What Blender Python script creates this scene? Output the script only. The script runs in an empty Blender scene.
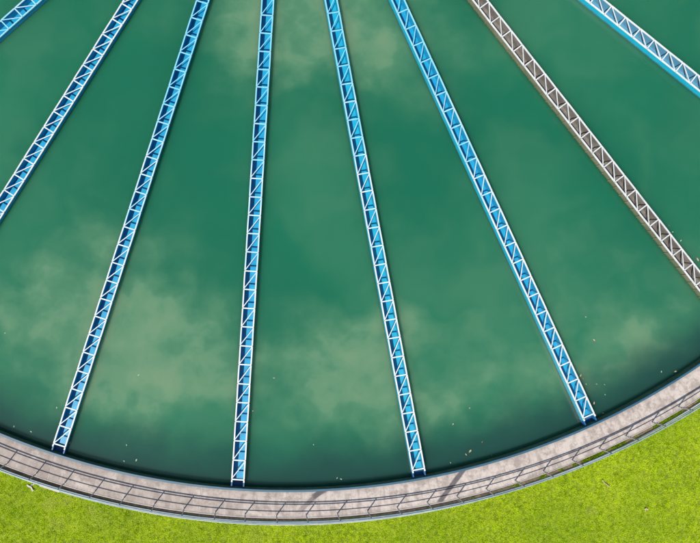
import bpy, bmesh, math, random
import numpy as np
from mathutils import Matrix, Vector

random.seed(7)
rng = np.random.default_rng(7)
scene = bpy.context.scene
COL = scene.collection

# ------------------------------------------------------------------ camera
cam_data = bpy.data.cameras.new('camera')
cam = bpy.data.objects.new('camera', cam_data)
COL.objects.link(cam)
ROT = Matrix(((0.9977505617, -0.0665818594, -0.0077892619),
              (0.0661032502, 0.9965195979, -0.0507843617),
              (0.0111434694, 0.0501552299, 0.9986792658)))
CAM = Vector((-0.0049, -27.2095, 29.6676))
cam.matrix_world = Matrix.Translation(CAM) @ ROT.to_4x4()
cam_data.sensor_width = 36.0
cam_data.lens = 618.0 / 700.0 * 36.0
cam_data.shift_x = 92.0 / 700.0          # the picture is a crop from the left of the drone's frame
cam_data.clip_end = 2000
scene.camera = cam

# ------------------------------------------------------------------ light
SUN_EL = math.radians(54.0)
SUN_H = Vector((-0.555, -0.832)).normalized()          # horizontal direction towards the sun
sun_dir = Vector((SUN_H.x * math.cos(SUN_EL), SUN_H.y * math.cos(SUN_EL), math.sin(SUN_EL)))
world = bpy.data.worlds.new('World')
scene.world = world
world.use_nodes = True
wn = world.node_tree
bg = wn.nodes['Background']
sky = wn.nodes.new('ShaderNodeTexSky')
sky.sky_type = 'NISHITA'
sky.sun_disc = False
sky.sun_elevation = SUN_EL
sky.sun_rotation = math.atan2(SUN_H.x, SUN_H.y)
wn.links.new(sky.outputs[0], bg.inputs[0])
bg.inputs[1].default_value = 0.085
sun_data = bpy.data.lights.new('sun', 'SUN')
sun_data.energy = 3.8
sun_data.angle = math.radians(0.6)
sun_data.color = (1.0, 0.955, 0.88)
sun = bpy.data.objects.new('sun', sun_data)
COL.objects.link(sun)
sun.rotation_euler = sun_dir.to_track_quat('Z', 'Y').to_euler()
vs = scene.view_settings
vs.view_transform = 'Standard'
vs.look = 'None'
vs.gamma = 1.0
vs.exposure = 0.55

# ------------------------------------------------------------------ dimensions
R_IN, R_RIM, R_POST, R_OUT = 36.0, 36.095, 37.17, 37.33
R_CH, R_KERB = 37.68, 37.74
Z_WATER, Z_GRASS, Z_DRAIN = -0.42, -0.34, -0.58
A0, A1 = -40.0, 52.0                     # arc of the ring that is built in full detail (degrees)

def pt(r, a, z):                         # a measured from -Y towards +X
    a = math.radians(a)
    return (r * math.sin(a), -r * math.cos(a), z)

# ------------------------------------------------------------------ helpers
def tag(o, label=None, cat=None, group=None, kind=None):
    if label: o['label'] = label
    if cat: o['category'] = cat
    if group: o['group'] = group
    if kind: o['kind'] = kind
    return o

def link(name, me, mat, parent=None):
    o = bpy.data.objects.new(name, me)
    COL.objects.link(o)
    if mat and not me.materials: me.materials.append(mat)
    if parent: o.parent = parent
    return o

def mesh(name, verts, faces, smooth=False):
    me = bpy.data.meshes.new(name)
    me.from_pydata(verts, [], faces)
    bm = bmesh.new(); bm.from_mesh(me)
    bmesh.ops.recalc_face_normals(bm, faces=bm.faces)
    bm.to_mesh(me); bm.free()
    if smooth:
        me.polygons.foreach_set('use_smooth', [True] * len(me.polygons))
    me.update()
    return me

def arc_profile(profile, a0, a1, step=0.4, closed=True):
    """sweep a closed (r, z) profile along an arc; full circle when a1-a0 == 360"""
    full = abs((a1 - a0) - 360) < 1e-6
    n = max(2, int(round((a1 - a0) / step)))
    rows = n if full else n + 1
    k = len(profile)
    V, F = [], []
    for i in range(rows):
        a = a0 + (a1 - a0) * i / n
        for r, z in profile: V.append(pt(r, a, z))
    for i in range(n):
        j = (i + 1) % rows
        for m in range(k if closed else k - 1):
            m2 = (m + 1) % k
            F.append((i * k + m, i * k + m2, j * k + m2, j * k + m))
    if not full and closed:
        F.append(tuple(range(k))); F.append(tuple(range((rows - 1) * k, rows * k)))
    return V, F

def box(x0, x1, y0, y1, z0, z1, bev=0.0):
    V = [(x0, y0, z0), (x1, y0, z0), (x1, y1, z0), (x0, y1, z0), (x0, y0, z1), (x1, y0, z1), (x1, y1, z1), (x0, y1, z1)]
    F = [(0, 3, 2, 1), (4, 5, 6, 7), (0, 1, 5, 4), (1, 2, 6, 5), (2, 3, 7, 6), (3, 0, 4, 7)]
    return V, F

def join(parts):
    V, F = [], []
    for v, f in parts:
        o = len(V); V += v; F += [tuple(i + o for i in q) for q in f]
    return V, F

def tube(p, q, r, n=8):
    p, q = Vector(p), Vector(q)
    d = (q - p).normalized()
    u = d.orthogonal().normalized(); w = d.cross(u)
    V, F = [], []
    for c in (p, q):
        for i in range(n):
            t = 2 * math.pi * i / n
            V.append(tuple(c + u * r * math.cos(t) + w * r * math.sin(t)))
    for i in range(n):
        j = (i + 1) % n
        F.append((i, j, n + j, n + i))
    F.append(tuple(range(n))); F.append(tuple(range(n, 2 * n)))
    return V, F

# ------------------------------------------------------------------ material helpers
class NT:
    def __init__(self, name):
        self.m = bpy.data.materials.new(name); self.m.use_nodes = True
        self.t = self.m.node_tree; self.b = self.t.nodes['Principled BSDF']
    def n(self, ty, **kw):
        x = self.t.nodes.new(ty)
        for k, v in kw.items(): setattr(x, k, v)
        return x
    def put(self, sock, v):
        if hasattr(v, 'is_output'): self.t.links.new(v, sock)
        elif v is not None: sock.default_value = v
    def math(self, op, a, b=None, c=None, clamp=False):
        x = self.n('ShaderNodeMath', operation=op, use_clamp=clamp)
        self.put(x.inputs[0], a)
        if b is not None: self.put(x.inputs[1], b)
        if c is not None: self.put(x.inputs[2], c)
        return x.outputs[0]
    def vmath(self, op, a, b=None, s=None):
        x = self.n('ShaderNodeVectorMath', operation=op)
        self.put(x.inputs[0], a)
        if b is not None: self.put(x.inputs[1], b)
        if s is not None: self.put(x.inputs['Scale'], s)
        return x.outputs['Value'] if op in ('LENGTH', 'DISTANCE') else x.outputs[0]
    def noise(self, vec, scale, detail=4, rough=0.55, color=False, dist=0.0):
        x = self.n('ShaderNodeTexNoise')
        self.put(x.inputs['Vector'], vec); x.inputs['Scale'].default_value = scale
        x.inputs['Detail'].default_value = detail; x.inputs['Roughness'].default_value = rough
        x.inputs['Distortion'].default_value = dist
        return x.outputs['Color'] if color else x.outputs['Fac']
    def ramp(self, v, lo, hi, a=0.0, b=1.0, smooth=True):
        x = self.n('ShaderNodeMapRange', interpolation_type='SMOOTHSTEP' if smooth else 'LINEAR')
        self.put(x.inputs['Value'], v)
        for i, q in zip((1, 2, 3, 4), (lo, hi, a, b)): x.inputs[i].default_value = q
        return x.outputs[0]
    def mix(self, f, a, b, mode='MIX'):
        x = self.n('ShaderNodeMix', data_type='RGBA', blend_type=mode)
        self.put(x.inputs[0], f)
        self.put(x.inputs[6], a if hasattr(a, 'is_output') else (*a, 1))
        self.put(x.inputs[7], b if hasattr(b, 'is_output') else (*b, 1))
        return x.outputs[2]
    def pos(self): return self.n('ShaderNodeNewGeometry').outputs['Position']
    def obj(self): return self.n('ShaderNodeTexCoord').outputs['Object']
    def sep(self, v):
        x = self.n('ShaderNodeSeparateXYZ'); self.put(x.inputs[0], v); return x.outputs
    def comb(self, x, y, z):
        c = self.n('ShaderNodeCombineXYZ')
        for i, q in enumerate((x, y, z)): self.put(c.inputs[i], q)
        return c.outputs[0]
    def bump(self, h, strength, dist):
        x = self.n('ShaderNodeBump'); self.put(x.inputs['Height'], h)
        x.inputs['Strength'].default_value = strength; x.inputs['Distance'].default_value = dist
        self.t.links.new(x.outputs[0], self.b.inputs['Normal'])
    def out(self, color=None, rough=None, metal=None, **kw):
        if color is not None: self.put(self.b.inputs['Base Color'], color if hasattr(color, 'is_output') else (*color, 1))
        if rough is not None: self.put(self.b.inputs['Roughness'], rough)
        if metal is not None: self.put(self.b.inputs['Metallic'], metal)
        for k, v in kw.items(): self.put(self.b.inputs[k.replace('_', ' ')], v)
        return self.m
    def polar(self):
        s = self.sep(self.pos())
        r = self.math('SQRT', self.math('ADD', self.math('MULTIPLY', s[0], s[0]), self.math('MULTIPLY', s[1], s[1])))
        a = self.math('ARCTAN2', s[0], self.math('MULTIPLY', s[1], -1.0))
        return r, a, s

# ------------------------------------------------------------------ materials
def mat_water():
    N = NT('turbid_water')
    p = N.pos()
    flat = N.vmath('MULTIPLY', p, (1, 1, 0))
    w1 = N.vmath('SUBTRACT', N.noise(flat, 0.16, 3, 0.5, color=True), (0.5, 0.5, 0.5))
    w2 = N.vmath('SUBTRACT', N.noise(flat, 0.55, 4, 0.5, color=True), (0.5, 0.5, 0.5))
    warp = N.vmath('ADD', N.vmath('ADD', flat, N.vmath('MULTIPLY', w1, (8.0, 8.0, 0))), N.vmath('MULTIPLY', w2, (2.8, 2.8, 0)))
    # floc plumes: (x, y, radius, strength)
    blobs = [(1.6, -12.4, 3.8, 1.2), (-2.2, -12.8, 3.2, 1.0), (6.6, -13.6, 3.6, 1.1), (4.4, -16.5, 2.0, .35),
             (-5.2, -31.0, 4.0, 1.15), (-7.6, -28.0, 4.6, .7), (-3.6, -28.6, 3.2, .35), (-10.4, -29.6, 4.0, .6), (-1.4, -32.0, 2.6, .45), (-12.5, -16.0, 4.5, .22),
             (4.4, -30.0, 3.8, .72), (2.2, -31.0, 3.2, .5), (4.2, -32.6, 2.6, .4), (6.2, -28.4, 2.4, .55), (6.8, -31.4, 2.6, .55), (11.2, -30.2, 3.6, .6), (12.6, -31.8, 2.4, .4), (8.0, -32.3, 2.6, .45),
             (18.4, -26.4, 3.8, .9), (15.6, -30.6, 2.6, .7), (19.4, -28.8, 2.4, .75), (13.2, -26.0, 4.0, .22), (-8.5, -22.5, 4.2, .24)]
    tot = None
    for x, y, r, s in blobs:
        d = N.vmath('DISTANCE', warp, (x, y, 0))
        g = N.ramp(d, r * 1.85, 0.0, 0.0, s * .53)
        tot = g if tot is None else N.math('ADD', tot, g)
    bil = N.noise(N.vmath('ADD', flat, N.vmath('MULTIPLY', w2, (1.6, 1.6, 0))), 0.38, 4, 0.48)
    fine_b = N.noise(N.vmath('ADD', flat, N.vmath('MULTIPLY', w2, (0.9, 0.9, 0))), 0.9, 4, 0.5)
    swirl = N.math('ADD', N.math('MULTIPLY', N.math('SUBTRACT', bil, 0.5), 1.0), N.math('MULTIPLY', N.math('SUBTRACT', fine_b, 0.5), 0.35))
    field = N.math('ADD', tot, N.math('MULTIPLY', swirl, N.math('MINIMUM', N.math('MULTIPLY', tot, 2.2), 1.0)))
    plume = N.math('MULTIPLY', N.ramp(field, -0.05, 1.5, 0.0, 1.0), N.ramp(N.math('ADD', N.math('MULTIPLY', bil, .5), N.math('MULTIPLY', fine_b, .5)), .36, .62, .80, 1.06), clamp=True)
    veil = N.ramp(N.noise(warp, 0.10, 3, 0.5), 0.42, 0.70, 0.0, 0.20)
    plume = N.math('MAXIMUM', plume, veil)
    # water colour darkens towards the wall: the floc ends before it
    r, a, s = N.polar()
    edge_n = N.math('ADD', r, N.math('MULTIPLY', N.math('SUBTRACT', N.noise(flat, 0.35, 4, 0.55), 0.5), 2.4))
    clear = N.ramp(edge_n, 32.9, 35.6)  # mask of the darker water colour by the wall
    deep = N.mix(N.ramp(N.noise(flat, 0.09, 3, 0.5), 0.35, 0.68), (0.0075, 0.100, 0.054), (0.0110, 0.118, 0.062))
    col = N.mix(N.ramp(plume, 0.0, 0.55, 0.0, 1.0, smooth=False), deep, (0.070, 0.178, 0.098))
    col = N.mix(N.ramp(plume, 0.45, 1.0, 0.0, 1.0, smooth=False), col, (0.128, 0.215, 0.122))
    col = N.mix(clear, col, (0.012, 0.052, 0.040))
    N.out(col, 0.12, IOR=1.33, Subsurface_Weight=1.0, Subsurface_Scale=0.9)
    N.b.subsurface_method = 'BURLEY'
    N.b.inputs['Subsurface Radius'].default_value = (0.5, 1.0, 0.8)
    N.b.inputs['Specular IOR Level'].default_value = 0.5
    N.bump(N.noise(flat, 3.0, 3, 0.5), 0.10, 0.02)
    return N.m

def mat_concrete(name, base, dark, pink, dirt_and_shadow=False):
    N = NT(name)
    p = N.pos()
    r, a, s = N.polar()
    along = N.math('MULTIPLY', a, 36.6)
    streak = N.noise(N.comb(N.math('MULTIPLY', along, 3.2), N.math('MULTIPLY', r, 0.55), 0.0), 1.0, 4, 0.65)
    blot = N.noise(p, 0.55, 5, 0.62)
    grit = N.noise(p, 22.0, 4, 0.7)
    col = N.mix(N.ramp(blot, 0.30, 0.70), base, pink)
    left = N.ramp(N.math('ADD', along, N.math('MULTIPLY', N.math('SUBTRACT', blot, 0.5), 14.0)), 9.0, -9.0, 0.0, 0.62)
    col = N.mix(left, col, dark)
    col = N.mix(N.ramp(streak, 0.46, 0.66, 0.0, 0.60), col, dark)
    col = N.mix(N.ramp(N.noise(p, 1.7, 6, 0.68), 0.47, 0.62, 0.0, 0.70), col, dark)
    col = N.mix(N.ramp(N.noise(p, 0.9, 6, 0.7), 0.54, 0.66, 0.0, 0.5), col, (base[0] * 1.15, base[1] * 1.14, base[2] * 1.12))
    col = N.mix(N.ramp(streak, 0.44, 0.28, 0.0, 0.35), col, (base[0] * 1.18, base[1] * 1.17, base[2] * 1.15))
    fine = N.noise(p, 4.5, 5, 0.7)
    col = N.mix(N.ramp(fine, 0.46, 0.70, 0.0, 0.45), col, (dark[0] * .75, dark[1] * .72, dark[2] * .70))
    if dirt_and_shadow:
        # dirt gathered along both edges of the walk
        rw = N.math('ADD', r, N.math('MULTIPLY', N.math('SUBTRACT', N.noise(p, 2.6, 5, .7), .5), .55))
        col = N.mix(N.ramp(rw, 37.10, 37.38, 0.0, 0.45), col, (0.17, 0.135, 0.115))
        col = N.mix(N.ramp(rw, 36.30, 36.08, 0.0, 0.40), col, (0.19, 0.165, 0.15))
        # slanting shadow bands painted into the concrete colour: start, end, half width, strength
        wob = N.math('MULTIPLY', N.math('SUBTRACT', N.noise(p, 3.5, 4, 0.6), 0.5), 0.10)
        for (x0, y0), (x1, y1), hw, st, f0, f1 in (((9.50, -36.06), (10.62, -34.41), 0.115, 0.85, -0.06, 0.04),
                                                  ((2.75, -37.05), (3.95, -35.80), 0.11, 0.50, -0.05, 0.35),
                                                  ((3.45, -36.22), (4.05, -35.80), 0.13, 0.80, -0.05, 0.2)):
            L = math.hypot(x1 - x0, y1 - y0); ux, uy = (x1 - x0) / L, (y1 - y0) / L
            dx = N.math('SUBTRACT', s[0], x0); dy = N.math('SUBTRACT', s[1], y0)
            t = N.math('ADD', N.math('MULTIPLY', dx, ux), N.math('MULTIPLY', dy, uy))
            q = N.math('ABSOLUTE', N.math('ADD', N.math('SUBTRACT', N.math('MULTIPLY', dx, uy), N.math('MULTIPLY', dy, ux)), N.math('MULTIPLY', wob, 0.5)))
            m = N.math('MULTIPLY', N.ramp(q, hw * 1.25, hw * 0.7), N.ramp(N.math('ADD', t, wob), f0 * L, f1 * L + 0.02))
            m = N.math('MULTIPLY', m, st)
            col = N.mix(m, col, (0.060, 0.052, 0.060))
    N.out(col, 0.9)
    N.bump(N.math('ADD', grit, N.math('MULTIPLY', fine, 0.8)), 0.5, 0.012)
    return N.m

def mat_paint(name, col, worn, rough=0.45, grime=(0.10, 0.09, 0.06), g_amt=0.25, scale=2.2, tide=False):
    N = NT(name)
    p = N.pos()
    a = N.noise(p, scale, 5, 0.65)
    b = N.noise(p, scale * 5.0, 4, 0.7)
    c = N.mix(N.ramp(a, 0.40, 0.70), col, worn)
    c = N.mix(N.ramp(b, 0.60, 0.80, 0.0, g_amt), c, grime)
    if tide:                              # slime at the waterline
        z = N.sep(p)[2]
        zn = N.math('ADD', z, N.math('MULTIPLY', N.math('SUBTRACT', N.noise(p, 4.0, 5, .7), .5), .16))
        c = N.mix(N.ramp(zn, -0.30, -0.40, 0.0, .75), c, (0.045, 0.075, 0.030))
    N.out(c, rough)
    N.bump(b, 0.25, 0.006)
    return N.m

def mat_chord():
    """white paint over blue, rubbed through in places"""
    N = NT('white_chord_paint')
    p = N.pos()
    r, a, s = N.polar()
    t = N.ramp(N.math('ADD', r, N.math('MULTIPLY', N.math('SUBTRACT', N.noise(p, 0.5, 5, 0.65), 0.5), 26.0)), 15.0, 29.0)
    c = N.mix(t, (0.18, 0.50, 0.64), (0.55, 0.61, 0.62))
    c = N.mix(N.ramp(N.noise(p, 5.0, 5, 0.75), 0.54, 0.72, 0.0, 0.6), c, (0.40, 0.36, 0.26))
    N.out(c, 0.5)
    return N.m

def mat_grass():
    N = NT('grass_blades')
    at = N.n('ShaderNodeAttribute', attribute_name='tint')
    p = N.pos()
    big = N.noise(p, 0.6, 4, 0.6)
    f = N.math('ADD', at.outputs['Fac'], N.math('MULTIPLY', N.math('SUBTRACT', big, 0.5), 0.3))
    c = N.mix(N.ramp(f, 0.0, 0.55), (0.160, 0.270, 0.003), (0.580, 0.740, 0.010))
    c = N.mix(N.ramp(f, 0.62, 1.05), c, (0.70, 0.80, 0.05))
    # worn straw patches beside the kerb
    r, a, s = N.polar()
    tot = None
    for x, y, rad, st in ((-8.9, -37.35, .55, .8), (-8.1, -37.2, .5, .7), (-8.5, -38.3, .5, .6), (-6.9, -37.55, .4, .8), (0.9, -38.15, .8, .4), (16.9, -36.1, .35, .7), (-6.6, -38.0, .9, .35)):
        d = N.math('ADD', N.vmath('DISTANCE', N.vmath('MULTIPLY', p, (1, 1, 0)), (x, y, 0)), N.math('MULTIPLY', N.math('SUBTRACT', N.noise(p, 3.0, 4, .6), .5), .9))
        g = N.ramp(d, rad, 0.0, 0.0, st)
        tot = g if tot is None else N.math('MAXIMUM', tot, g)
    c = N.mix(N.ramp(N.noise(p, 0.28, 4, .6), .40, .66, 0.0, .45), c, (0.24, 0.44, 0.006))
    c = N.mix(N.math('MULTIPLY', tot, .5), c, (0.60, 0.56, 0.20))
    N.out(c, 0.55)
    N.b.inputs['Specular IOR Level'].default_value = 0.10
    tr = N.n('ShaderNodeBsdfTranslucent'); N.put(tr.inputs[0], c)
    mx = N.n('ShaderNodeMixShader'); mx.inputs[0].default_value = 0.30
    o = N.t.nodes['Material Output']
    N.t.links.new(N.b.outputs[0], mx.inputs[1]); N.t.links.new(tr.outputs[0], mx.inputs[2]); N.t.links.new(mx.outputs[0], o.inputs[0])
    return N.m

def mat_ground():
    N = NT('lawn_soil')
    p = N.pos()
    c = N.mix(N.ramp(N.noise(p, 8.0, 5, 0.65), 0.35, 0.65), (0.100, 0.150, 0.006), (0.240, 0.310, 0.010))
    c = N.mix(N.ramp(N.noise(p, 0.35, 4, 0.6), 0.45, 0.7, 0, .5), c, (0.280, 0.340, 0.015))
    N.out(c, 0.95)
    N.bump(N.noise(p, 14.0, 4, 0.7), 0.8, 0.03)
    return N.m

def mat_drain():
    N = NT('drain_bed')
    p = N.pos()
    n = N.noise(p, 6.0, 5, 0.65)
    c = N.mix(N.ramp(n, 0.35, 0.65), (0.055, 0.046, 0.040), (0.120, 0.098, 0.078))
    c = N.mix(N.ramp(N.noise(p, 1.3, 4, 0.6), 0.5, 0.64, 0, .7), c, (0.050, 0.062, 0.022))
    r, a, s = N.polar()
    dry = N.ramp(N.math('ADD', a, N.math('MULTIPLY', N.math('SUBTRACT', N.noise(p, 0.8, 4, .6), .5), .35)), 0.30, 0.40)  # paler dry soil towards the right, its sunlit look painted into the bed
    c = N.mix(dry, c, N.mix(N.ramp(n, .4, .6), (0.16, 0.125, 0.075), (0.27, 0.21, 0.13)))  # dry soil together with its painted sunlit look
    N.out(c, 0.9)
    N.bump(n, 0.7, 0.03)
    return N.m

M = {
    'water': mat_water(),
    'walk': mat_concrete('walkway_concrete', (0.480, 0.425, 0.380), (0.235, 0.195, 0.172), (0.450, 0.385, 0.345), dirt_and_shadow=True),
    'mortar': mat_paint('pale_mortar', (0.46, 0.42, 0.38), (0.36, 0.33, 0.30), 0.9),
    'wall': mat_concrete('wall_concrete', (0.09, 0.18, 0.10), (0.05, 0.11, 0.06), (0.10, 0.17, 0.09)),
    'kerb': mat_paint('kerb_concrete', (0.38, 0.40, 0.39), (0.26, 0.30, 0.31), 0.85, (0.25, 0.24, 0.19), 0.5, 1.5),
    'rim': mat_paint('rim_blue_paint', (0.024, 0.085, 0.135), (0.036, 0.105, 0.150), 0.5, (0.12, 0.14, 0.13), 0.4, 1.2),
    'blue': mat_paint('trough_blue_paint', (0.005, 0.250, 0.450), (0.008, 0.300, 0.500), 0.42, (0.02, 0.10, 0.16), 0.35, tide=True),
    'cyan': mat_paint('trough_cyan_paint', (0.005, 0.300, 0.450), (0.008, 0.345, 0.490), 0.42, (0.02, 0.12, 0.20), 0.35, tide=True),
    'navy': mat_paint('outlet_navy_paint', (0.010, 0.085, 0.220), (0.014, 0.110, 0.260), 0.5),
    'olive': mat_paint('algae_olive_trough', (0.120, 0.125, 0.070), (0.185, 0.175, 0.115), 0.8, (0.06, 0.07, 0.03), 0.6, 1.6, tide=True),
    'brown': mat_paint('rusty_brown_trough', (0.115, 0.105, 0.094), (0.195, 0.180, 0.155), 0.8, (0.05, 0.05, 0.03), 0.5),
    'steel': mat_paint('weathered_trough_grey_blue', (0.075, 0.235, 0.350), (0.105, 0.275, 0.380), 0.5, (0.06, 0.10, 0.12), 0.35),
    'blue_inner': mat_paint('liner_blue_paint', (0.006, 0.240, 0.440), (0.010, 0.300, 0.500), 0.42, (0.02, 0.10, 0.16), 0.45),
    'cyan_inner': mat_paint('liner_cyan_paint', (0.006, 0.280, 0.450), (0.010, 0.330, 0.500), 0.42, (0.02, 0.12, 0.20), 0.45),
    'chord': mat_chord(),
    'white': mat_paint('white_paint', (0.58, 0.62, 0.62), (0.44, 0.51, 0.53), 0.5, (0.40, 0.36, 0.28), 0.45, 3.0),
    'greywhite': mat_paint('chalky_white_paint', (0.56, 0.57, 0.57), (0.44, 0.45, 0.44), 0.6, (0.30, 0.24, 0.16), 0.5, 3.0),
    'rail': mat_paint('rail_pale_blue_paint', (0.20, 0.28, 0.31), (0.30, 0.36, 0.37), 0.45, (0.25, 0.22, 0.18), 0.35, 3.0),
    'post': mat_paint('post_grey_paint', (0.40, 0.37, 0.35), (0.30, 0.28, 0.27), 0.55, (0.25, 0.18, 0.12), 0.5, 3.0),
    'rust': mat_paint('rusty_bolt', (0.16, 0.07, 0.03), (0.09, 0.05, 0.03), 0.8),
    'grass': mat_grass(), 'ground': mat_ground(), 'drain': mat_drain(),
    'leaf_tan': mat_paint('dry_leaf_tan', (0.40, 0.31, 0.19), (0.30, 0.22, 0.12), 0.75, (0.22, 0.15, 0.07), 0.4, 8.0),
    'leaf_green': mat_paint('pale_green_leaf', (0.30, 0.40, 0.27), (0.22, 0.32, 0.20), 0.7, (0.2, 0.2, 0.1), 0.3, 8.0),
    'leaf_brown': mat_paint('dark_brown_leaf', (0.20, 0.13, 0.07), (0.13, 0.09, 0.05), 0.75, (0.07, 0.05, 0.03), 0.4, 8.0),
    'litter': mat_paint('white_litter', (0.42, 0.40, 0.34), (0.30, 0.29, 0.25), 0.6),
}

# ------------------------------------------------------------------ setting
# water: a closed body so that light scatters inside it
V, F = [], []
nW = 240
for z in (Z_WATER, -4.5):
    for i in range(nW): V.append(pt(R_IN + 0.02, 360 * i / nW, z))
F = [tuple(range(nW)), tuple(range(nW, 2 * nW))] + [(i, (i + 1) % nW, nW + (i + 1) % nW, nW + i) for i in range(nW)]
water = link('water', mesh('water', V, F), M['water'])
tag(water, 'murky green water with pale clouds of sediment filling the tank', kind='structure')

# lawn ground out to the horizon
V, F = arc_profile([(R_KERB - 0.04, Z_GRASS), (60, Z_GRASS), (1200, Z_GRASS)], -180, 180, 1.0, closed=False)
tag(link('ground', mesh('ground', V, F), M['ground']), 'soil and turf of the lawn round the tank', kind='structure')

# circular tank wall with its blue rim
wall = bpy.data.objects.new('tank_wall', None); COL.objects.link(wall); wall.location = (0, -36, -0.8)
tag(wall, 'round concrete tank wall with a steel blue rim along the water', 'wall')
def under(o, par):
    o.parent = par; o.matrix_parent_inverse = Matrix.Translation(par.location).inverted(); return o
V, F = arc_profile([(R_IN, -0.035), (R_RIM - .004, -0.035), (R_RIM - .004, -4.4), (R_IN, -4.4)], -180, 180, 1.0)
under(link('wall_ring', mesh('wall_ring', V, F), M['wall']), wall)
V, F = arc_profile([(R_IN - 0.02, -0.028), (R_IN - .008, 0.012), (R_RIM - .012, 0.012), (R_RIM, 0.0), (R_RIM, -0.03)], -180, 180, 0.75)
under(link('rim', mesh('rim', V, F), M['rim']), wall)

# walkway
V, F = arc_profile([(R_RIM + .002, -0.030), (R_OUT - .012, -0.030), (R_OUT - .012, -1.5), (R_RIM + .002, -1.5)], -180, 180, 0.75)
walk = link('walkway', mesh('walkway', V, F), M['mortar'])
tag(walk, 'pinkish concrete walkway curving round the tank', kind='structure')
S_ANG, J0 = 11.25, 8.45
for k in range(32):
    c = J0 + S_ANG * (k + .5); h = S_ANG / 2 - 0.022
    V, F = arc_profile([(R_RIM + .004, -0.012), (R_OUT - .03, -0.012), (R_OUT, -0.03), (R_OUT, -0.16), (R_RIM + .004, -0.16)], c - h, c + h, 0.75)
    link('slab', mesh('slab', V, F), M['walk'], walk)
# drain channel between walkway and lawn, and the pale kerb along the grass
V, F = arc_profile([(R_OUT - .02, Z_DRAIN), (R_OUT + .13, Z_DRAIN), (R_OUT + .22, Z_DRAIN + .10), (R_CH + .02, -0.36), (R_CH + .02, Z_DRAIN - .2), (R_OUT - .02, Z_DRAIN - .2)], -180, 180, 1.0)
tag(link('drain_channel', mesh('drain_channel', V, F), M['drain']), 'dark earthy drain channel along the outside of the walkway', kind='structure')
V, F = arc_profile([(R_CH, -0.29), (R_CH + .012, -0.278), (R_KERB - .012, -0.278), (R_KERB, -0.29), (R_KERB, -0.5), (R_CH, -0.5)], -180, 180, 0.75)
tag(link('kerb', mesh('kerb', V, F), M['kerb']), 'thin pale kerb between drain and grass', kind='structure')

# ------------------------------------------------------------------ launders
NB = 27
PITCH, S_END = 0.899, 35.585
HALF = 0.285                              # centre of each side wall
S_IN = S_END - PITCH * 28                 # inner end, beyond the top of the picture
LAUNDERS = [
    # angle, offset, side material, inner material, chord material, label
    (-43.0, -0.434, 'blue', 'blue_inner', 'chord', 'blue launder trough clipped by the top left corner of the photo'),
    (-27.30, 0.24, 'blue', 'blue_inner', 'white', 'blue launder that leaves the photo at its left edge, above the curved walkway'),
    (-13.40, 0.36, 'blue', 'blue_inner', 'chord', 'leftmost blue launder whose end reaches the tank rim'),
    (0.26, 0.231, 'blue', 'blue_inner', 'chord', 'almost upright blue launder ending at the lowest stretch of the rim'),
    (13.80, 0.037, 'cyan', 'cyan_inner', 'chord', 'bright blue launder meeting the rim just left of the dark slanting streak'),
    (27.48, -0.053, 'cyan', 'blue_inner', 'chord', 'blue launder with cyan flank, farthest right of those reaching the rim'),
    (40.74, -0.235, 'olive', 'brown', 'greywhite', 'weathered grey white launder with rusty brown trough'),
    (54.2, -0.30, 'cyan', 'steel', 'white', 'white topped launder with broad cyan flank in the top right corner'),
]
wall_t = 0.014
def trough_mesh(ribs):
    h = HALF
    zt, zb = -0.052, -0.74
    prof = [(-h - wall_t, zt), (-h + wall_t, zt), (-h + wall_t, zb + .20), (h - wall_t, zb + .20), (h - wall_t, zt), (h + wall_t, zt), (h + wall_t, zb), (-h - wall_t, zb)]
    s0, s1 = S_IN - .2, S_END + 0.16
    V, F = [], []
    for s in (s0, s1):
        for x, z in prof: V.append((x, -s, z))
    k = len(prof)
    for i in range(k): F.append((i, (i + 1) % k, k + (i + 1) % k, k + i))
    F += [(0, 1, 2, 7), (2, 3, 6, 7), (3, 4, 5, 6)]
    F += [tuple(i + k for i in q) for q in ((0, 1, 2, 7), (2, 3, 6, 7), (3, 4, 5, 6))]
    return V, F
def liner_mesh():
    h = HALF - wall_t - 0.003
    zt, zb = -0.058, -0.53
    V, F = [], []
    for s in (S_IN - .19, S_END + 0.15):
        for x, z in ((-h, zt), (-h, zb), (h, zb), (h, zt)): V.append((x, -s, z))
    for i in range(3): F.append((i, i + 1, 5 + i, 4 + i))
    return V, F
chord_me, tie_me, diag_me, outlet_me, bolt_me, rib_me = {}, {}, {}, {}, {}, None
def shared(cache, key, maker, mat):
    if key not in cache:
        cache[key] = mesh(maker.__name__, *maker()); cache[key].materials.append(M[mat])
    return cache[key]
def chord():
    w = 0.034
    s0, s1 = S_IN - .2, S_END + 0.13
    V, F = [], []
    n = 40
    pr = [(-w, -.05), (-w, -.006), (-w + .006, 0), (w - .006, 0), (w, -.006), (w, -.05)]
    for i in range(n + 1):
        s = s0 + (s1 - s0) * i / n
        for x, z in pr: V.append((x + 0.004 * math.sin(i * 1.7) * (0 < i < n), -s, z))
    for i in range(n):
        for m in range(6): F.append((i * 6 + m, i * 6 + (m + 1) % 6, (i + 1) * 6 + (m + 1) % 6, (i + 1) * 6 + m))
    F += [tuple(range(6)), tuple(range(n * 6, n * 6 + 6))]
    return V, F
def crossbar():
    return box(-HALF, HALF, -.028, .028, -.045, -.006)
def diagonal():
    l = math.hypot(2 * HALF - .03, PITCH - .10) / 2
    return box(-l, l, -.019, .019, -.042, -.010)
def outlet():
    h = HALF
    s0, s1 = S_END + 0.166, R_IN + 0.02
    parts = [box(-h - .03, -h + .03, -s1, -s0, -.62, -.10), box(h - .03, h + .03, -s1, -s0, -.62, -.10), box(-h + .03, h - .03, -s1, -s0, -.62, -.40)]
    return join(parts)
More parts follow.
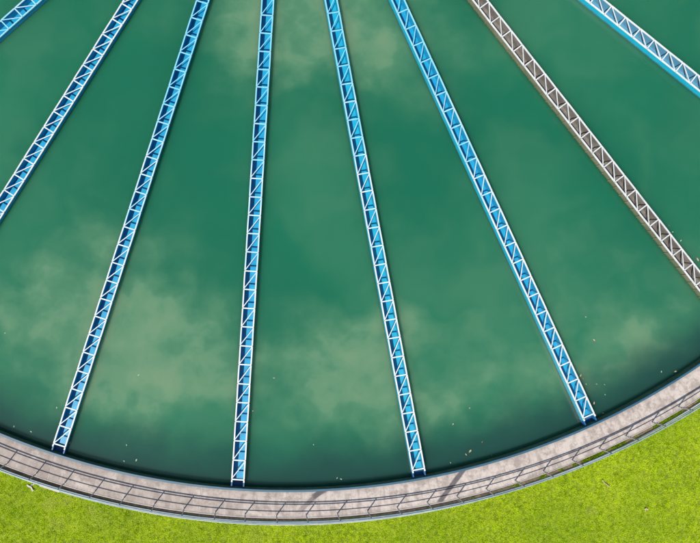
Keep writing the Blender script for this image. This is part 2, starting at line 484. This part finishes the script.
def bolts():
    parts = []
    for i in range(29):
        s = S_END - PITCH * i
        for sx in (-1, 1):
            x = sx * (HALF + .02)
            parts.append(tube((x, -s, -.004), (x, -s, .016), .016, 6))
    return join(parts)

diag_ang = math.atan2(PITCH - .10, 2 * HALF - .03)
for i, (ang, off, side, inner, ch, label) in enumerate(LAUNDERS):
    t = bpy.data.objects.new('launder', None); COL.objects.link(t)
    t.rotation_euler = (0, 0, math.radians(ang))
    a = math.radians(ang)
    # the line passes 'off' metres to the left of the tank centre when seen towards the wall
    px, py = -off * math.cos(a), -off * math.sin(a)
    t.location = (px, py, 0)
    tag(t, label, 'launder', 'radial launders across the tank')
    tv = trough_mesh(False)
    link('trough', mesh('trough', *tv), M[side], t)
    link('liner', mesh('liner', *liner_mesh()), M[inner], t)
    for sx in (-1, 1):
        o = link('top_chord', shared(chord_me, ch, chord, ch), None, t); o.location = (sx * HALF, 0, 0)
    link('outlet', shared(outlet_me, 0, outlet, 'navy'), None, t)
    b = link('bolt_heads', shared(bolt_me, 0, bolts, 'rust'), None, t); b['kind'] = 'stuff'
    for k in range(29):
        s = S_END - PITCH * k
        o = link('crossbar', shared(tie_me, ch, crossbar, ch), None, t)
        o.location = (0, -s + random.uniform(-.012, .012), random.uniform(-.001, .001)); o.rotation_euler = (0, 0, random.uniform(-.015, .015))
        if k < 28:
            o = link('diagonal', shared(diag_me, ch, diagonal, ch), None, t)
            o.location = (0, -s + PITCH / 2, random.uniform(-.001, .001)); o.rotation_euler = (0, 0, diag_ang + random.uniform(-.02, .02))
    if side == 'olive':                   # vertical stiffeners along the rusty trough
        rib = mesh('stiffener', *box(-.02, .02, -.03, .03, -.60, -.06)); rib.materials.append(M['olive'])
        for k in range(56):
            for sx in (-1, 1):
                o = link('stiffener', rib, None, t); o.location = (sx * (HALF + .026), -(S_END - PITCH / 2 * k - .2), 0)

# the troughs hold the water out: cut their channels from the water body
parts = []
for ang, off, *_ in LAUNDERS:
    a = math.radians(ang); R2 = Matrix.Translation((-off * math.cos(a), -off * math.sin(a), 0)) @ Matrix.Rotation(a, 4, 'Z')
    v, f = box(-HALF, HALF, -(S_END + .155), -(S_IN - .195), -.70, .2)
    parts.append(([tuple(R2 @ Vector(q)) for q in v], f))
cutter = link('cutter', mesh('cutter', *join(parts)), None)
md = water.modifiers.new('cut', 'BOOLEAN'); md.object = cutter; md.operation = 'DIFFERENCE'; md.solver = 'EXACT'
dg = bpy.context.evaluated_depsgraph_get()
cut_me = bpy.data.meshes.new_from_object(water.evaluated_get(dg))
water.modifiers.clear(); water.data = cut_me
bpy.data.objects.remove(cutter)

# ------------------------------------------------------------------ railing
H_RAIL = 1.05
railing = bpy.data.objects.new('railing', None); COL.objects.link(railing)
railing.location = (0, -R_POST, -0.012)
tag(railing, 'pale tubular railing along the outer edge of the walkway', 'railing')
def arc_tube(r, z, rad, name, a0=A0, a1=A1):
    prof = [(r + rad * math.cos(2 * math.pi * i / 8), z + rad * math.sin(2 * math.pi * i / 8)) for i in range(8)]
    V, F = arc_profile(prof, a0, a1, 0.5)
    return under(link(name, mesh(name, V, F, True), M['rail']), railing)
P_STEP, P0 = 2.22, -17.15
arc_tube(R_POST, H_RAIL, 0.031, 'top_rail')
arc_tube(R_POST, H_RAIL * 0.83, 0.027, 'second_rail')
lr = arc_tube(R_POST, H_RAIL * 0.30, 0.023, 'lower_rail'); lr.data.materials[0] = M['post']
pv = join([tube((0, 0, 0), (0, 0, H_RAIL - .02), 0.028, 8), box(-.05, .05, -.05, .05, 0.0, 0.014)])
post_me = mesh('post', *pv); post_me.materials.append(M['post'])
k0 = math.ceil((A0 - P0) / P_STEP); k1 = math.floor((A1 - P0) / P_STEP)
for k in range(k0, k1 + 1):
    a = P0 + P_STEP * k + random.uniform(-.04, .04)
    o = link('post', post_me, None)
    under(o, railing)
    o.location = pt(R_POST, a, -0.012)
    o.rotation_euler = (random.uniform(-.012, .012), random.uniform(-.012, .012), math.radians(a))

# ------------------------------------------------------------------ grass
def in_view(P, mx=70, my=60):
    R = np.array(ROT); d = (P - np.array(CAM)) @ R
    u = 258 + 618 * d[:, 0] / -d[:, 2]; v = 271.5 - 618 * d[:, 1] / -d[:, 2]
    return (u > -mx) & (u < 700 + mx) & (v < 543 + my)
NT0 = 2300000
r = np.sqrt(rng.uniform((R_KERB - .03) ** 2, 46.5 ** 2, NT0)); a = np.radians(rng.uniform(-36, 46, NT0))
P = np.c_[r * np.sin(a), -r * np.cos(a), np.full(NT0, Z_GRASS)]
P = P[in_view(P)]
# clumps: keep more blades where a coarse value noise is high
def vnoise(p, s, seed):
    g = np.random.default_rng(seed).random((256, 256))
    q = p[:, :2] * s + 1000; i = np.floor(q).astype(int); f = q - i; f = f * f * (3 - 2 * f)
    i0, j0 = i[:, 0] % 256, i[:, 1] % 256; i1, j1 = (i0 + 1) % 256, (j0 + 1) % 256
    return (g[i0, j0] * (1 - f[:, 0]) + g[i1, j0] * f[:, 0]) * (1 - f[:, 1]) + (g[i0, j1] * (1 - f[:, 0]) + g[i1, j1] * f[:, 0]) * f[:, 1]
c1 = vnoise(P, 7.0, 1) * .6 + vnoise(P, 16.0, 2) * .4
keep = rng.random(len(P)) < 0.25 + 0.9 * c1
P, c1 = P[keep], c1[keep]
NBL = min(len(P), 480000)
P, c1 = P[:NBL], c1[:NBL]
Wn = 60000
wr = rng.uniform(R_OUT + .02, R_CH - .01, Wn); wa = rng.uniform(17, 40, Wn)
W = np.c_[wr * np.sin(np.radians(wa)), -wr * np.cos(np.radians(wa)), np.interp(wr, [R_OUT + .13, R_OUT + .22, R_CH + .02], [Z_DRAIN, Z_DRAIN + .10, -.36])]
wk = rng.random(Wn) < np.clip((vnoise(W, 2.4, 9) - .45) * 1.5, 0, 1) * np.clip((wa - 17) / 5, 0, 1)
W = W[wk]; P = np.r_[P, W]; c1 = np.r_[c1, np.full(len(W), 0.9)]; NBL = len(P)
hgt = (0.025 + 0.062 * c1) * rng.uniform(.6, 1.3, NBL)
wid = rng.uniform(.006, .012, NBL)
th = rng.uniform(0, 2 * np.pi, NBL); lean = rng.uniform(.25, 1.25, NBL)
dx, dy = np.cos(th), np.sin(th)
tip = P + np.c_[dx * hgt * np.sin(lean), dy * hgt * np.sin(lean), hgt * np.cos(lean)]
b0 = P + np.c_[-dy * wid, dx * wid, np.zeros(NBL)]; b1 = P - np.c_[-dy * wid, dx * wid, np.zeros(NBL)]
vv = np.stack([b0, b1, tip], 1).reshape(-1, 3).astype(np.float32)
gm = bpy.data.meshes.new('grass')
gm.vertices.add(NBL * 3); gm.vertices.foreach_set('co', vv.ravel())
gm.loops.add(NBL * 3); gm.loops.foreach_set('vertex_index', np.arange(NBL * 3, dtype=np.int32))
gm.polygons.add(NBL); gm.polygons.foreach_set('loop_start', np.arange(0, NBL * 3, 3, dtype=np.int32))
gm.update(calc_edges=True)
at = gm.attributes.new('tint', 'FLOAT', 'FACE')
tint = np.clip(0.15 + 0.55 * vnoise(P, 9.0, 5) + rng.normal(0, .17, NBL), 0, 1.2)
tint[-len(W):] *= rng.uniform(.0, .6, len(W))
at.data.foreach_set('value', tint.astype(np.float32))
print('grass blades', NBL)
tag(link('grass', gm, M['grass']), 'short yellow green lawn grass outside the kerb', 'grass', kind='stuff')

# ------------------------------------------------------------------ floating leaves and litter
def leaf_mesh(name, seed, mat):
    rn = random.Random(seed)
    n = 7
    V, F = [], []
    curl = rn.uniform(.10, .25); wd = rn.uniform(.30, .5)
    for i in range(n + 1):
        t = i / n
        w = wd * math.sin(math.pi * min(1, t * .96 + .02)) ** .8 * (1 + .18 * math.sin(i * 2.3 + seed))
        z = curl * (2 * t - 1) ** 2 * .5
        V += [(t - .5, -w / 2, z + .10 * w), (t - .5, 0.03 * math.sin(i + seed), z), (t - .5, w / 2, z + .14 * w)]
    for i in range(n):
        for m in (0, 1): F.append((i * 3 + m, i * 3 + m + 1, i * 3 + m + 4, i * 3 + m + 3))
    V += [(.5, 0, curl * .5), (.72, .05, curl * .6), (.72, .08, curl * .6), (.5, .03, curl * .5)]
    o = len(V) - 4; F.append((o, o + 1, o + 2, o + 3))
    me = mesh(name, V, F); me.materials.append(M[mat]); return me
leaf_me = {m: [leaf_mesh('leaf', s, m) for s in (1, 2, 3)] for m in ('leaf_tan', 'leaf_green', 'leaf_brown')}

def unproject(u, v, z):
    d = ROT @ Vector(((u - 258) / 618, -(v - 271.5) / 618, -1))
    t = (z - CAM.z) / d.z
    return CAM + d * t
T, G, B = 'leaf_tan', 'leaf_green', 'leaf_brown'
LEAVES = [  # seen at, size, colour, label
    (594, 340, .19, T, 'tan leaf floating alone right of the cyan flanked launder, well above its end'),
    (585.6, 317, .12, T, 'small tan leaf highest of those right of the cyan flanked launder'),
    (580.5, 375.5, .20, T, 'larger tan leaf of the pair against the cyan flanked launder'),
    (583, 378.5, .15, B, 'brown leaf lower of the pair against the cyan flanked launder'),
    (586, 384, .10, G, 'pale green leaf just below the pair against the cyan flanked launder'),
    (596.5, 384, .11, G, 'pale green leaf left of two level specks right of the cyan flanked launder'),
    (604.5, 384.6, .09, G, 'pale green leaf right of two level specks right of the cyan flanked launder'),
    (605, 394.6, .10, G, 'pale green speck of leaf between the rim and two level specks'),
    (594, 403, .20, T, 'tan leaf beside the last bays of the cyan flanked launder'),
    (603, 413, .14, T, 'tan leaf caught where the cyan flanked launder meets the rim'),
    (675.5, 371.5, .20, T, 'tan leaf close to the rim at the right side of the photo'),
    (661.3, 371.6, .14, G, 'pale leaf left of the tan leaf close to the rim at the right'),
    (650, 391, .09, G, 'tiny pale leaf close under the rim at the right'),
    (470, 451, .23, T, 'largest pale tan leaf floating near the rim right of the slanting streak'),
    (466, 454.5, .16, T, 'tan leaf at the lower left of the largest pale leaf'),
    (491.7, 455, .11, B, 'dull brown leaf near the rim right of the largest pale leaf'),
    (482, 442, .12, B, 'dull brown leaf above and right of the largest pale leaf'),
    (450.5, 462.6, .10, G, 'tiny green leaf near the rim between bright blue launder and largest pale leaf'),
    (453, 424, .14, T, 'tan leaf above and left of the largest pale leaf'),
    (469.6, 408, .11, T, 'small tan leaf straight above the largest pale leaf'),
    (337, 478, .13, G, 'pale leaf left of the two near the lowest stretch of rim'),
    (341, 479, .14, G, 'pale leaf right of the two near the lowest stretch of rim'),
    (313.5, 444.6, .10, G, 'tiny pale leaf alone below the sediment cloud in the middle'),
    (248.4, 441.6, .10, T, 'tan leaf against the right side of the almost upright launder'),
    (252.6, 411, .12, T, 'tan leaf a little right of the almost upright launder'),
    (274, 378, .13, T, 'tan leaf floating farthest up right of the almost upright launder'),
    (31, 431.6, .14, G, 'pale leaf near the rim left of the leftmost full launder'),
    (14, 426.4, .12, G, 'pale leaf near the rim at the left edge of the photo'),
    (70, 442.6, .15, G, 'pale leaf right beside the end of the leftmost full launder'),
    (126.5, 445, .12, G, 'pale leaf above the two near the rim in the second bay'),
    (136.3, 460, .17, G, 'larger pale leaf of the two near the rim in the second bay'),
    (124, 461, .11, G, 'smaller pale leaf of the two near the rim in the second bay'),
    (5, 333, .12, G, 'pale leaf at the left edge of the photo far above the rim'),
    (138.5, 375, .13, G, 'pale leaf in the middle of the sediment cloud right of the leftmost full launder'),
    (56.7, 407.7, .13, G, 'pale leaf left of the leftmost full launder, a few bays above its end'),
    (669, 225.7, .12, B, 'brown leaf highest of those along the weathered grey launder'),
    (672.5, 232, .13, G, 'pale green leaf second down along the weathered grey launder'),
    (680.7, 240.7, .15, G, 'pale green leaf third down along the weathered grey launder'),
    (697.5, 259.5, .27, T, 'big tan leaf beside the weathered grey launder at the right edge'),
]
for i, (u, v, size, m, label) in enumerate(LEAVES):
    p = unproject(u, v, Z_WATER)
    o = link('floating_leaf', leaf_me[m][i % 3], None)
    o.location = (p.x, p.y, Z_WATER + 0.004)
    o.rotation_euler = (0, 0, random.uniform(0, 6.28)); o.scale = (size * .72,) * 3
    tag(o, label, 'leaf', 'fallen leaves floating on the water')

def on_lawn(u, v, dz=0.05): return unproject(u, v, Z_GRASS + dz)
def scrap(seed, l, w):
    rn = random.Random(seed); V, F = [], []
    n = 5
    for k, zz in ((0, 0.0), (1, 0.006)):
        for i in range(n + 1):
            for sy in (-1, 1): V.append(((i / n - .5) * l + rn.uniform(-.02, .02), sy * w / 2 * rn.uniform(.35, 1.1) + .25 * w * math.sin(i * 1.3 + seed), zz + .02 * math.sin(i * 1.9 + seed) + .02))
    o = 2 * (n + 1)
    for i in range(n):
        F.append((o + 2 * i, o + 2 * i + 1, o + 2 * i + 3, o + 2 * i + 2)); F.append((2 * i, 2 * i + 2, 2 * i + 3, 2 * i + 1))
        for sy in (0, 1): F.append((2 * i + sy, 2 * i + 2 + sy, o + 2 * i + 2 + sy, o + 2 * i + sy))
    F += [(0, 1, o + 1, o), (2 * n, 2 * n + 1, o + 2 * n + 1, o + 2 * n)]
    return mesh('scrap', V, F)
for u, v, l, w, rz, m, name, cat, label in (
    (30.5, 487.5, .42, .09, -38, 'litter', 'paper_scrap', 'litter', 'crumpled white strip of litter on the grass at the left'),
    (34.0, 483.5, .30, .07, 35, 'litter', 'paper_scrap', 'litter', 'smaller pale scrap touching the kerb above the white litter strip'),
    (605.5, 483.5, .46, .06, -40, 'leaf_tan', 'dry_stalk', 'stalk', 'dry straw coloured stalk lying on the lawn at the right'),
    (646, 509, .14, .10, 20, 'leaf_tan', 'dry_leaf', 'leaf', 'dry tan leaf on the lawn below the straw stalk')):
    p = on_lawn(u, v)
    o = link(name, scrap(int(u), l, w), M[m]); o.location = p; o.rotation_euler = (0, 0, math.radians(rz))
    tag(o, label, cat)
# thin strip standing in for a brighter stretch of rail and kerb
p = Vector(pt(37.705, -13.75, -0.276))
o = link('bright_stand_in_strip', mesh('bright_stand_in_strip', *box(-.5, .5, -.055, .055, 0, .03)), M['litter'])
o.location = p; o.rotation_euler = (0, 0, math.radians(-13.75))
tag(o, 'strip standing in for a brighter white stretch along the top of the kerb at the left', 'stand-in strip')
